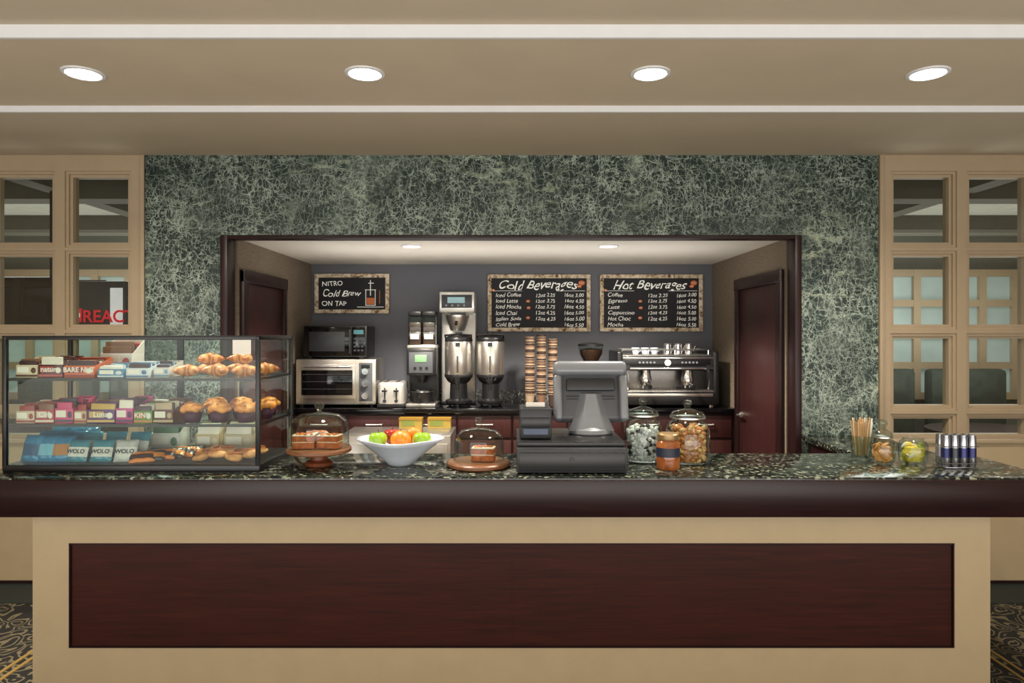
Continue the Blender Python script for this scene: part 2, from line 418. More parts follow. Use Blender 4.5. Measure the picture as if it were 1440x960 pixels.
# downlights
def dl(x,y,z,r,power,size=150,blend=.8):
    b=B('recessed_downlight')
    b.lathe([(r*1.28,0),(r*1.25,-.006),(r*1.05,-.008),(r,-.002),(r*1.0,0)],(x,y,z),M_white,40)
    b.lathe([(r,-.003),(0,-.003)],(x,y,z),M_lamp,32)
    o=b.done()
    L=bpy.data.lights.new('downlight_bulb','SPOT'); L.energy=power; L.spot_size=math.radians(size); L.spot_blend=blend; L.shadow_soft_size=.06; L.color=(1,.91,.78)
    lo=bpy.data.objects.new('downlight_bulb',L); sc.collection.objects.link(lo); lo.parent=o; lo.matrix_parent_inverse=Matrix.Translation(o.location).inverted(); lo.location=(x,y,z-.03)
for x in(-1.94,-.666,.627,1.883): dl(x,3.09,2.782,.07,125)
for x in(-.72,.69): dl(x,4.9,2.236,.06,230,134,.5)
for x in(-2,2): dl(x,-.8,2.832,.08,50)
def area(name,loc,rot,sx,sy,p,c=(1,.95,.88)):
    L=bpy.data.lights.new(name,'AREA'); L.shape='RECTANGLE'; L.size=sx; L.size_y=sy; L.energy=p; L.color=c
    o=bpy.data.objects.new(name,L); sc.collection.objects.link(o); o.location=loc; o.rotation_euler=rot; return o
area('rear_fill_light',(0,-4.15,1.6),(math.radians(90),0,0),11,2.1,165,(1,.97,.92))  # added area light behind the camera, imitates daylight on counter and ceiling
area('ceiling_fill_light',(0,-.6,1.0),(math.radians(180-18),0,0),9,2.2,205,(1,.95,.87))  # added unseen light without a fixture, brightens the ceiling from below
area('alcove_fill_light',(0,5.1,1.75),(math.radians(180),0,0),3.0,.7,9,(1,.96,.9))  # added floating light, no lamp here, lifts the alcove ceiling
for sx in(-1,1): area('adjacent_room_fill',(sx*4,6.2,2.5),(0,0,0),2.5,2,65,(1,.98,.95))  # unseen lights added to brighten the rooms behind the panes
for sx in(-1,1): area('adjacent_ceiling_fill',(sx*4,6.2,.9),(math.radians(180),0,0),2.5,2,45,(1,.98,.95))  # added upward fill for those rooms, no fixture stands there
w=bpy.data.worlds.new('world'); sc.world=w; w.use_nodes=True
w.node_tree.nodes['Background'].inputs[0].default_value=(.8,.85,.9,1); w.node_tree.nodes['Background'].inputs[1].default_value=.6

# ------------------------------------------------------------ service counter
b=B('service_counter'); ZT=1.076
b.box(-2.0,2.0,2.5,3.01,1.056,ZT,M_top,.004)
b.box(-2.0,2.0,2.49,2.53,.932,1.068,M_band,.004); b.box(-2.0,-1.96,2.53,3.0,.932,1.056,M_band); b.box(1.96,2.0,2.53,3.0,.932,1.056,M_band)
b.box(-1.96,1.96,2.53,3.0,.932,1.055,M_band)
b.box(-1.787,1.783,2.56,2.98,0,.932,M_cream)
b.box(-1.787,-1.65,2.545,2.56,0,.932,M_cream); b.box(1.647,1.783,2.545,2.56,0,.932,M_cream)
b.box(-1.65,1.647,2.545,2.56,.822,.932,M_cream); b.box(-1.65,1.647,2.545,2.56,0,.433,M_cream)
b.box(-1.648,-.0005,2.55,2.562,.435,.82,M_panel); b.box(.0005,1.645,2.55,2.562,.435,.82,M_panel); b.box(-.001,.001,2.5515,2.562,.435,.82,M_frame)
for (xa,xb,za,zb) in((-1.65,1.647,.817,.822),(-1.65,1.647,.433,.438),(-1.65,-1.645,.433,.822),(1.642,1.647,.433,.822)): b.box(xa,xb,2.541,2.56,za,zb,M_frame)
b.done()
b=B('return_counter')
b.box(1.87,2.33,3.02,4.385,.915,.95,M_top,.004); b.box(1.9,2.10,3.05,4.38,0,.915,M_band); b.done()

# back counter
b=B('back_counter')
b.box(-1.815,1.815,5.52,6.195,.955,1.0,M_blackg,.004); b.box(-1.8,1.8,5.56,6.19,.08,.955,M_frame)
b.box(-1.8,1.8,5.6,6.19,0,.08,M_black)
for i in range(8):
    x=-1.79+i*.4475
    b.box(x+.01,x+.44,5.545,5.56,.76,.94,M_door,.004); b.box(x+.01,x+.44,5.545,5.56,.1,.74,M_door,.004)
    b.tube([(x+.16,5.545,.87),(x+.16,5.52,.87),(x+.29,5.52,.87),(x+.29,5.545,.87)],.006,M_steel,8)
b.box(-1.8,1.8,6.17,6.195,1.0,1.1,M_splash)
b.done()
b=B('undercounter_refrigerator')
b.box(-1.27,-.45,5.0,5.5,0.05,.858,M_steel,.006); b.box(-1.25,-.865,4.985,5.0,.1,.8,M_steel,.004); b.box(-.855,-.47,4.985,5.0,.1,.8,M_steel,.004)
b.tube([(-.89,4.985,.7),(-.89,4.95,.7),(-.89,4.95,.4),(-.89,4.985,.4)],.01,M_chrome); b.tube([(-.83,4.985,.7),(-.83,4.95,.7),(-.83,4.95,.4),(-.83,4.985,.4)],.01,M_chrome)
for x in(-1.2,-.52):
    for y in(5.05,5.45): b.cyl((x,y,0),.02,.06,M_black)
b.done()
for x in(-.80,-.575):
    b=B('tea_box'); b.box(x-.09,x+.09,5.38,5.46,.859,.94,col('teayellow',(130,110,38))); b.box(x-.07,x+.03,5.377,5.38,.88,.92,col('teagreen',(96,106,40))); b.box(x-.092,x+.092,5.376,5.462,.925,.942,col('tealid',(130,98,24)));b.done()

# ------------------------------------------------------------ menu boards
def board(x0,x1,z0,z1):
    b=B('menu_board'); f=.035; y=6.198
    b.box(x0+f*.5,x1-f*.5,y-.02,y,z0+f*.5,z1-f*.5,M_cb)
    b.box(x0,x1,y-.035,y,z0,z0+f,M_bframe,.004); b.box(x0,x1,y-.035,y,z1-f,z1,M_bframe,.004)
    b.box(x0,x0+f,y-.035,y,z0+f,z1-f,M_bframe,.004); b.box(x1-f,x1,y-.035,y,z0+f,z1-f,M_bframe,.004)
    return b.done()
yb=6.174
o=board(-1.785,-1.11,1.79,2.148)
text('NITRO',-1.72,yb,2.04,.062,M_chalk,o,wob=.012); text('Cold Brew',-1.72,yb,1.945,.078,M_chalk,o,shear=.4,wob=.016); text('ON TAP',-1.72,yb,1.86,.062,M_chalk,o,wob=.012)
b=B('glass_drawing'); b.box(-1.315,-1.245,yb,yb+.003,1.87,1.93,M_chalkr)
for (xa,xb,za,zb) in((-1.325,-1.32,1.86,2.0),(-1.24,-1.235,1.86,2.0),(-1.325,-1.235,1.86,1.865),(-1.33,-1.23,2.0,2.005),(-1.283,-1.277,1.95,2.09),(-1.3,-1.25,2.06,2.066)): b.box(xa,xb,yb-.001,yb+.002,za,zb,M_chalk)
b.box(-1.20,-1.195,yb,yb+.003,1.88,2.0,M_chalkr); b.box(-1.4,-1.16,yb,yb+.002,1.845,1.85,M_chalk); b.done(parent=o)
def menu(x0,x1,title,left):
    o=board(x0,x1,1.626,2.142); c=(x0+x1)/2
    text(title,c-.02,yb,2.01,.112,M_chalk,o,'CENTER',shear=.42,off=.0005,wob=.018)
    text('\n'.join(left),x0+.07,yb,1.94,.05,M_chalk,o,shear=.2,sp=1.07,wob=.008)
    text('\n'.join(['12oz 2.25','12oz 3.75','12oz 3.75','12oz 4.25','12oz 4.25','']),x0+.61,yb,1.94,.046,M_chalk,o,'RIGHT',shear=.15,sp=1.165,wob=.007)
    text('\n'.join(['16oz 3.00','16oz 4.50','16oz 4.50','16oz 5.00','16oz 5.00','16oz 5.50']),x1-.06,yb,1.94,.046,M_chalk,o,'RIGHT',shear=.15,sp=1.165,wob=.007)
    b=B('bean_drawings')
    for (dx,z,s) in((.85,2.065,.03),(.83,2.035,.02),(.365,1.90,.018),(.37,1.84,.018),(.365,1.75,.018),(.05,2.0,.016)):
        b.ell((x0+dx,yb+.002,z),(s,.002,s*.75),M_chalkr,12); b.box(x0+dx-s*.7,x0+dx+s*.7,yb-.002,yb,z-.001,z+.001,M_chalk)
    for dx in(.05,.62): b.box(x0+dx,x0+dx+.26,yb,yb+.002,1.992,1.995,M_chalk)
    b.done(parent=o)
menu(-.22,.71,'Cold Beverages',['Iced Coffee','Iced Latte','Iced Mocha','Iced Chai','Italian Soda','Cold Brew'])
menu(.795,1.725,'Hot Beverages',['Coffee','Espresso','Latte','Cappuccino','Hot Choc','Mocha'])

# ------------------------------------------------------------ back counter appliances
ZB=1.002
b=B('toaster_oven'); x0,x1,y0,y1,z0,z1=-1.775,-1.115,5.6,6.05,ZB+.02,ZB+.395
b.box(x0,x1,y0,y1,z0,z1,M_steel,.012); b.box(x0+.03,x1-.17,y0-.012,y0,z0+.05,z1-.04,M_steel,.004)
b.box(x0+.05,x1-.19,y0-.016,y0-.01,z0+.08,z1-.09,M_blackg,.004)
b.tube([(x0+.06,y0-.01,z1-.06),(x0+.06,y0-.045,z1-.06),(x1-.2,y0-.045,z1-.06),(x1-.2,y0-.01,z1-.06)],.009,M_chrome)
for i in range(3): b.box(x0+.06,x1-.2,y0-.018,y0-.016,z0+.13+i*.06,z0+.132+i*.06,M_grey)
b.box(x1-.14,x1-.03,y0-.006,y0,z0+.03,z1-.03,M_grey,.003)
for i in range(3): b.cyl((x1-.085,y0-.005,z0+.075+i*.1),.026,.03,M_chrome,axis='Y')
b.box(x1-.12,x1-.05,y0-.008,y0-.004,z1-.075,z1-.045,M_blackg)
for x in(x0+.04,x1-.04):
    for y in(y0+.04,y1-.04): b.cyl((x,y,ZB-.001),.018,.025,M_black)
b.done()
b=B('microwave_oven'); x0,x1,y0,y1,z0,z1=-1.73,-1.205,5.66,6.0,ZB+.408,ZB+.67
b.box(x0,x1,y0,y1,z0,z1,M_black,.01); b.box(x0+.01,x1-.13,y0-.012,y0,z0+.012,z1-.012,M_blackg,.004); b.box(x0+.05,x1-.18,y0-.015,y0-.011,z0+.05,z1-.05,M_dgrey,.004)
b.box(x1-.12,x1-.01,y0-.01,y0,z0+.012,z1-.012,M_blackg,.003); b.box(x1-.105,x1-.025,y0-.013,y0-.009,z1-.07,z1-.035,col('lcd',(60,110,120)))
for i in range(4):
    for j in range(3): b.box(x1-.105+j*.03,x1-.085+j*.03,y0-.012,y0-.009,z0+.05+i*.032,z0+.066+i*.032,M_dgrey)
b.box(x1-.142,x1-.128,y0-.03,y0-.01,z0+.03,z1-.03,M_dgrey,.004)
for x in(x0+.05,x1-.05): b.box(x-.015,x+.015,y0+.03,y1-.03,z0-.011,z0+.002,M_black)
b.done()
b=B('toaster'); x0,x1,y0,y1,z0,z1=-1.095,-.88,5.55,5.81,ZB+.012,ZB+.21
M_toast=pm('toaster_shell',(206,204,200),.3,.65,var=.03)
b.box(x0,x1,y0,y1,z0,z1,M_toast,.03,seg=4); b.box(x0-.004,x1+.004,y0-.004,y1+.004,z0-.012,z0+.02,M_black,.006)
for xx in(x0+.045,x1-.075): b.box(xx,xx+.03,y0+.03,y1-.03,z1-.02,z1+.002,M_blackg)
for x in(x0+.06,x1-.06):
    b.box(x-.005,x+.005,y0-.004,y0+.002,z0+.06,z0+.15,M_black); b.box(x-.02,x+.02,y0-.03,y0-.002,z0+.12,z0+.135,M_black,.003); b.cyl((x,y0,z0+.045),.014,.016,M_dgrey,axis='Y')
b.done()
M_bean=foodmat('coffee_beans',(34,18,12),(70,40,26),70,.4,.2)
b=B('coffee_grinder'); x0,x1=-.868,-.632; y0,y1=5.62,5.95
b.box(x0,x1,y0,y1,ZB+.26,ZB+.48,M_black,.01); b.box(x0+.02,x1-.02,y0-.006,y0,ZB+.28,ZB+.45,M_grey,.004); b.box(x0+.07,x1-.07,y0-.01,y0-.004,ZB+.37,ZB+.43,col('lcdgreen',(110,150,110)),.002)
for i in range(3): b.cyl((x0+.07+i*.048,y0-.004,ZB+.32),.012,.008,M_black,axis='Y')
b.box(x0,x1,y0+.18,y1,ZB,ZB+.27,M_black,.008); b.box(x0-.005,x1+.005,y0-.03,y1,ZB,ZB+.03,M_steel,.006)
b.lathe([(.02,.26),(.05,.26),(.03,.2),(0,.2)],((x0+x1)/2,y0+.09,ZB),M_black)
b.lathe([(0,.03),(.075,.03),(.095,.12),(.09,.13),(.07,.06),(0,.05)],((x0+x1)/2,y0+.08,ZB),M_black)
b.tube([((x0+x1)/2,y0,ZB+.1),((x0+x1)/2,y0-.09,ZB+.09)],.012,M_black)
b.box(x0,x1,y0+.02,y1-.02,ZB+.48,ZB+.51,M_steel,.005)
for cx in(x0+.06,x1-.06):
    b.box(cx-.05,cx+.05,y0+.06,y0+.25,ZB+.51,ZB+.62,M_bean,.01); b.box(cx-.055,cx+.055,y0+.05,y0+.26,ZB+.51,ZB+.75,M_jar,.006); b.box(cx-.056,cx+.056,y0+.045,y0+.265,ZB+.75,ZB+.79,M_black,.008)
    b.box(cx-.05,cx+.05,y0+.06,y0+.25,ZB+.62,ZB+.7,M_bean,.01); b.box(cx-.035,cx+.035,y0+.044,y0+.05,ZB+.56,ZB+.6,M_paper)
b.done()
b=B('coffee_brewer'); x0,x1=-.61,-.315
b.box(x0,x1,5.72,6.1,ZB+.78,ZB+.955,M_toast,.01); b.box(x0+.02,x1-.02,5.712,5.72,ZB+.82,ZB+.93,M_dgrey,.003); b.box(x0+.07,x1-.08,5.708,5.713,ZB+.86,ZB+.91,col('lcd2',(150,190,200)),.001)
for i in range(4): b.cyl((x0+.06+i*.05,5.712,ZB+.84),.008,.006,M_lgrey,axis='Y')
b.box(x0,x1,5.92,6.1,ZB,ZB+.79,M_toast,.008); b.box(x0,x1,5.86,6.1,ZB,ZB+.02,M_black,.004)
b.lathe([(0,.63),(.06,.63),(.1,.74),(.1,.76),(0,.76)],((x0+x1)/2,5.8,ZB),M_steel); b.box((x0+x1)/2-.06,(x0+x1)/2+.06,5.76,5.95,ZB+.75,ZB+.79,M_black)
b.tube([((x0+x1)/2+.0,5.71,ZB+.7),((x0+x1)/2,5.66,ZB+.7),((x0+x1)/2,5.64,ZB+.68)],.012,M_black)
b.done()
def urn(x,y):
    b=B('thermal_coffee_urn')
    b.lathe([(0,.025),(.105,.025),(.11,.035),(.11,.05),(.075,.065),(.07,.19),(.095,.21),(.112,.24),(0,.24)],(x,y,ZB),M_black,36)
    b.lathe([(.112,.24),(.116,.25),(.116,.53),(.11,.545)],(x,y,ZB),M_steel,36)
    b.lathe([(.116,.54),(.118,.55),(.112,.57),(.09,.585),(.03,.595),(.03,.615),(0,.615)],(x,y,ZB),M_black,36)
    b.lathe([(.1165,.24),(.118,.245),(.118,.26),(.1165,.265)],(x,y,ZB),M_black,36)
    b.box(x-.022,x+.022,y-.14,y-.08,ZB+.19,ZB+.26,M_black,.008); b.cyl((x,y-.125,ZB+.14),.012,.06,M_black); b.box(x-.012,x+.012,y-.165,y-.13,ZB+.24,ZB+.27,M_black,.004)
    b.box(x-.011,x+.011,y-.121,y-.112,ZB+.27,ZB+.5,M_jar); b.box(x-.018,x+.018,y-.122,y-.11,ZB+.5,ZB+.53,M_black); b.box(x-.007,x+.007,y-.123,y-.115,ZB+.28,ZB+.42,M_bean)
    b.tube([(x-.105,y,ZB+.55),(x-.11,y-.05,ZB+.59),(x,y-.11,ZB+.6),(x+.11,y-.05,ZB+.59),(x+.105,y,ZB+.55)],.008,M_black,8)
    for a in range(3):
        an=a*2.094+.5; b.cyl((x+.09*math.cos(an),y+.09*math.sin(an),ZB-.001),.012,.03,M_black,12)
    b.done()
urn(-.447,5.72); urn(-.18,5.72)
for i,x in enumerate((.15,.245,.34)):
    b=B('paper_cup_stack'); n=[30,31,29][i]
    for k in range(n):
        z=ZB+k*.0165
        m=[M_cuprim,M_cupk,M_cupd,M_cupd][(k+i)%4]
        pr=[(.036,.07),(.038,.094)] if 0<k<n-1 else [(.028,0),(.038,.094)]
        b.lathe(pr,(x,5.72,z),m,20); b.lathe([(.038,.094),(.041,.095),(.041,.099),(.037,.099)],(x,5.72,z),[M_cuprim,M_cupd,M_cuprim][(k+i)%3],20)
    b.done()
b=B('espresso_grinder'); x,y=.665,5.75
b.box(x-.09,x+.09,y-.12,y+.14,ZB,ZB+.04,M_black,.01); b.box(x-.075,x+.075,y-.02,y+.13,ZB+.03,ZB+.33,M_black,.03,seg=4)
b.lathe([(.05,.33),(.055,.36),(.1,.44),(.105,.5)],(x,y+.02,ZB),M_jar); b.lathe([(0,.34),(.045,.34),(.09,.43),(.095,.47),(0,.485)],(x,y+.02,ZB),M_bean); b.lathe([(.107,.5),(.107,.515),(.04,.53),(0,.53)],(x,y+.02,ZB),M_black)
b.lathe([(0,.14),(.05,.14),(.055,.24),(0,.24)],(x,y-.07,ZB),M_dgrey); b.done()
b=B('espresso_machine'); x0,x1=.86,1.70; y0,y1=5.60,6.08
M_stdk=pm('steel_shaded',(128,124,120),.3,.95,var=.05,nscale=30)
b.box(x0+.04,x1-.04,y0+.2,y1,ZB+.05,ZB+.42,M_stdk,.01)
b.box(x0+.04,x1-.04,y0+.06,y1,ZB+.36,ZB+.43,M_steel,.02,seg=3)
b.box(x0+.02,x1-.02,y0+.02,y0+.1,ZB+.30,ZB+.42,M_dgrey,.02,seg=3)
b.box(x0+.05,x1-.05,y0+.014,y0+.022,ZB+.395,ZB+.41,M_chrome,.003); b.box(x0+.05,x1-.05,y0+.014,y0+.022,ZB+.31,ZB+.325,M_chrome,.003)
b.box(x0+.07,x1-.07,y0+.012,y0+.022,ZB+.34,ZB+.392,M_black,.003)
for g in(.25,.6):
    for i in range(5): b.cyl((x0+g-.06+i*.03,y0+.014,ZB+.367),.009,.006,M_lgrey,10,axis='Y')
b.cyl((x0+.42,y0+.016,ZB+.365),.026,.012,M_paper,axis='Y')
for sx in(x0,x1-.05):
    b.box(sx,sx+.05,y0,y1,ZB+.02,ZB+.46,M_black,.015,seg=3)
b.box(x0+.02,x1-.02,y0-.03,y1,ZB+.02,ZB+.13,M_black,.01); b.box(x0+.05,x1-.05,y0-.02,y0+.22,ZB+.128,ZB+.138,M_steel,.002)
for i in range(24): b.box(x0+.07+i*.03,x0+.08+i*.03,y0-.01,y0+.2,ZB+.137,ZB+.14,M_black)
b.box(x0+.06,x1-.06,y0-.034,y0-.028,ZB+.09,ZB+.115,M_steel,.003)
for g in(.25,.6):
    gx=x0+g; b.lathe([(0,.30),(.04,.30),(.045,.25),(.05,.24),(.05,.21),(0,.21)],(gx,y0+.08,ZB),M_chrome); b.lathe([(0,.21),(.042,.21),(.04,.18),(.015,.165),(0,.165)],(gx,y0+.08,ZB),M_chrome)
    b.tube([(gx,y0+.04,ZB+.195),(gx,y0-.02,ZB+.19),(gx,y0-.12,ZB+.175)],[.01,.014,.018],M_black); b.tube([(gx-.02,y0+.08,ZB+.17),(gx-.02,y0+.07,ZB+.15)],.007,M_chrome); b.tube([(gx+.02,y0+.08,ZB+.17),(gx+.02,y0+.07,ZB+.15)],.007,M_chrome)
for sx in(x0+.09,x1-.09):
    b.tube([(sx,y0+.06,ZB+.32),(sx,y0-.02,ZB+.30),(sx,y0-.03,ZB+.2),(sx,y0,ZB+.15)],.006,M_chrome); b.cyl((sx,y0+.02,ZB+.33),.02,.035,M_black,axis='Y')
b.tube([(x0+.06,y0+.1,ZB+.47),(x1-.06,y0+.1,ZB+.47),(x1-.06,y1-.02,ZB+.47),(x0+.06,y1-.02,ZB+.47)],.006,M_chrome,8,closed=True)
for x in(x0+.06,x0+.28,x0+.5,x1-.06): b.cyl((x,y0+.1,ZB+.42),.005,.05,M_chrome,8)
for x in(x0+.06,x1-.06):
    for y in(y0+.04,y1-.05): b.cyl((x,y,ZB),.022,.03,M_chrome)
b.done()
for i,(x,h) in enumerate(((1.05,1),(1.13,1),(1.21,1),(1.32,0),(1.41,0),(1.5,0))):
    b=B('coffee_cup' if h else 'milk_pitcher')
    if h: b.lathe([(0,.0),(.022,0),(.034,.035),(.036,.055),(.033,.055),(.02,.006),(0,.005)],(x,5.8,ZB+.431),M_porc,20); b.tube([(x+.03,5.8,ZB+.475),(x+.05,5.8,ZB+.465),(x+.028,5.8,ZB+.45)],.004,M_porc,6)
    else: b.lathe([(0,0),(.036,0),(.038,.03),(.03,.07),(.033,.09),(.03,.09),(.026,.06),(0,.01)],(x,5.8,ZB+.431),M_chrome,20); b.tube([(x+.03,5.8,ZB+.51),(x+.06,5.8,ZB+.5),(x+.035,5.8,ZB+.455)],.005,M_chrome,6)
    b.done()

# ------------------------------------------------------------ display case
CX0,CX1,CY0,CY1,CZ1=-1.943,-.962,2.6,3.0,1.595; p=.016
b=B('pastry_display_case')
b.box(CX0,CX1,CY0,CY1,ZT,ZT+.026,M_black,.003)
for x in(CX0,CX1-p):
    for y in(CY0,CY1-p): b.box(x,x+p,y,y+p,ZT+.02,CZ1,M_black,.002)
b.box(CX0,CX1,CY0,CY0+p,CZ1-p,CZ1,M_black,.002); b.box(CX0,CX1,CY1-p,CY1,CZ1-p,CZ1,M_black,.002); b.box(CX0,CX0+p,CY0,CY1,CZ1-p,CZ1,M_black,.002); b.box(CX1-p,CX1,CY0,CY1,CZ1-p,CZ1,M_black,.002)
za,zc=ZT+.026,CZ1-p
b.quad((CX0+p,CY0+.006,za),(CX1-p,CY0+.006,za),(CX1-p,CY0+.006,zc),(CX0+p,CY0+.006,zc),M_glass)
for X in(CX0+.006,CX1-.006): b.quad((X,CY0+p,za),(X,CY1-p,za),(X,CY1-p,zc),(X,CY0+p,zc),M_glass)
b.quad((CX0+p,CY0+p,CZ1-.005),(CX1-p,CY0+p,CZ1-.005),(CX1-p,CY1-p,CZ1-.005),(CX0+p,CY1-p,CZ1-.005),M_glass)
b.quad((CX0+p,CY1-.01,za),(-1.44,CY1-.01,za),(-1.44,CY1-.01,zc),(CX0+p,CY1-.01,zc),M_glass); b.quad((-1.46,CY1-.004,za),(CX1-p,CY1-.004,za),(CX1-p,CY1-.004,zc),(-1.46,CY1-.004,zc),M_glass); b.box(-1.465,-1.44,CY1-.014,CY1-.001,ZT+.02,CZ1-p,M_black)
S1,S2,S0=1.432,1.256,ZT+.027
for s in(S1,S2):
    b.quad((CX0+p,CY0+.015,s-.001),(CX1-p,CY0+.015,s-.001),(CX1-p,CY1-.02,s-.001),(CX0+p,CY1-.02,s-.001),M_glass); b.box(CX0+.005,CX1-.005,CY0+.01,CY0+.018,s-.010,s,M_black); b.box(CX0+.01,CX1-.01,CY1-.022,CY1-.016,s-.01,s,M_black)
    for x in(CX0+.009,CX1-.017): b.box(x,x+.008,CY0+.015,CY1-.018,s-.01,s,M_black)
b.box(-1.065,-.995,CY0+.002,CY0+.0035,1.525,1.58,M_paper)
b.done()
def mute(c): 
    m=sum(c)/3; return tuple(int((x*.85+m*.15)*.97) for x in c)
def snackbox(x0,x1,y0,d,z0,h,c1,c2,txt=None,c3=(226,220,206),lean=0):
    c1=mute(c1); c2=mute(c2)
    b=B('snack_bar_box'); y1=y0+d; m1=pm('p%d_%d_%d'%c1,c1,.4,var=.06); m2=pm('p%d_%d_%d'%c2,c2,.4,var=.06); m3=pm('p%d_%d_%d'%c3,c3,.4,var=.06)
    hl=h*.62; sd=y0+d
    b.box(x0,x1,y0,y1,z0,z0+hl,m1,.001)
    b.box(x0,x1,y1-.004,y1,z0,z0+h,m1,.001)
    for xx in(x0,x1-.002): b.add([(xx,y0+.01,z0+hl),(xx,y1,z0+hl),(xx,y1,z0+h),(xx+.002,y0+.01,z0+hl),(xx+.002,y1,z0+hl),(xx+.002,y1,z0+h)],[[0,1,2],[3,4,5],[0,2,5,3]],m1)
    w=x1-x0
    b.box(x0,x1,y0-.001,y0+.002,z0+h*.06,z0+h*.16,m2)
    b.box(x0+w*.08,x0+w*.62,y0-.002,y0+.002,z0+h*.26,z0+h*.54,m3 if not txt else m2)
    b.ell((x0+w*.82,y0-.001,z0+h*.36),(w*.12,.0015,h*.14),m2 if not txt else m3,12)
    n=max(3,int(d/.016))
    pal=[m2,m2,m1,m3,pm('pk_foil',(120,84,60),.3),pm('pk_dark',(60,40,44),.3)]
    for i in range(n):
        yy=y0+.006+i*(d-.012)/n; dx=random.uniform(0,.006); b.box(x0+.003+dx,x1-.009+dx,yy,yy+.010,z0+.005,z0+h*(.78+.25*random.random()),pal[random.randrange(6)],.004,rot=(random.uniform(-.08,.02),random.uniform(-.05,.05),0))
    o=b.done()
    if txt: text(txt,(x0+x1)/2,y0-.003,z0+h*.30,h*.34,M_paper,o,'CENTER',ext=.0003,off=.0006)
    return o
Y=2.635
snackbox(-1.915,-1.832,Y,.13,S1,.08,(214,196,160),(90,50,30)); snackbox(-1.828,-1.735,Y,.13,S1,.082,(90,30,32),(190,60,50),'nature'); snackbox(-1.728,-1.612,Y,.12,S1,.076,(222,98,44),(150,44,30),'BARE NUT')
snackbox(-1.69,-1.56,2.80,.1,S1,.145,(226,218,210),(206,50,40)); snackbox(-1.60,-1.50,Y,.12,S1,.055,(60,130,165),(210,216,220)); snackbox(-1.49,-1.405,Y,.12,S1,.06,(205,212,216),(50,110,160)); snackbox(-1.40,-1.34,Y+.03,.12,S1,.062,(206,206,200),(110,160,190))
xs=[-1.915,-1.84,-1.765,-1.69,-1.64,-1.53,-1.46,-1.385,-1.305]
cs=[((206,186,156),(160,60,50)),((180,60,66),(220,200,180)),((214,70,120),(70,60,80)),((200,170,130),(170,50,44)),((96,44,120),(210,170,80)),((200,50,130),(90,34,90)),((90,150,60),(210,120,50)),((98,56,40),(186,160,120))]
tx=[None,'Clif',None,None,'Luna',None,'KIND',None]
for i in range(8): snackbox(xs[i],xs[i+1]-.004,Y,.15,S2,.078+.008*(i%3),cs[i][0],cs[i][1],tx[i])
def pouch(x,y,z,w,h,c1,c2,yaw=0,lean=.35,txt=None,thick=.03,nm='snack_pouch'):
    b=B(nm); m1=pm('f%d_%d_%d'%c1,c1,.25,var=.1,nscale=30); m2=pm('f%d_%d_%d'%c2,c2,.3)
    nx,nz=12,14; R=Euler((-lean,0,yaw)).to_matrix(); V=[];F=[]
    for s_ in(-1,1):
        for j in range(nz+1):
            for i in range(nx+1):
                u=i/nx*2-1; v=j/nz*2-1
                t=(max(0,1-u**4)**.6)*(max(0,1-abs(v)**5)**.8)*thick*.5
                ww=w/2*(1-.05*math.cos(v*math.pi/2)); t*=1+.15*math.sin(u*7+v*4)
                V.append(R@Vector((u*ww,s_*t,(v+1)/2*h))+Vector((x,y,z)))
    for s_ in(0,1):
        o=s_*(nx+1)*(nz+1)
        for j in range(nz):
            for i in range(nx): a=o+j*(nx+1)+i; F.append([a,a+1,a+nx+2,a+nx+1])
    b.add(V,[f for k,f in enumerate(F) if not (3<= (k//nx)%nz <=8)],m1); b.add(V,[f for k,f in enumerate(F) if 3<=(k//nx)%nz<=8],m2)
    o=b.done(ang=180)
    if txt:
        q=R@Vector((0,-thick*.56,h*.36))+Vector((x,y,z)); t=text(txt,q.x,q.y,q.z,h*.26,pm('ink_dark',(30,50,60),.5),o,'CENTER',ext=.0003,off=.0005); t.rotation_euler=(math.pi/2-lean,0,yaw)
    return o
for i in range(3):
    for k in range(3): pouch(-1.885+i*.062+k*.004,2.665+k*.07,S0,.08,.105+.008*k,(30,116,156),[(24,80,118),(110,176,196),(170,120,70)][(k+i)%3],yaw=.16*(i-1),lean=.3+.06*i)
for i in range(3): pouch(-1.70+i*.095,2.66,S0,.086,.088,(50,124,140) if i!=2 else (180,184,180),(206,208,202),yaw=.08*(i-1),txt='WOLO',thick=.026)
for i in range(3): pouch(-1.70+i*.095,2.74,S0,.086,.108,(56,130,148),(196,200,198),yaw=-.08*(i-1),thick=.026)
for i in range(6): pouch(-1.44+i*.024,2.655+i*.03,S0,.09,.055,(40,30,26) if i%2 else (214,124,30),(216,134,40) if i%2 else (60,32,20),yaw=.5-.14*i,lean=.9,thick=.022,nm='snack_bar')
snackbox(-1.52,-1.40,2.87,.1,S0,.13,(212,210,204),(70,120,80)); snackbox(-1.34,-1.24,2.89,.08,S0,.12,(204,176,130),(222,204,170)); snackbox(-1.22,-1.10,2.89,.08,S0,.12,(206,186,148),(220,208,178))
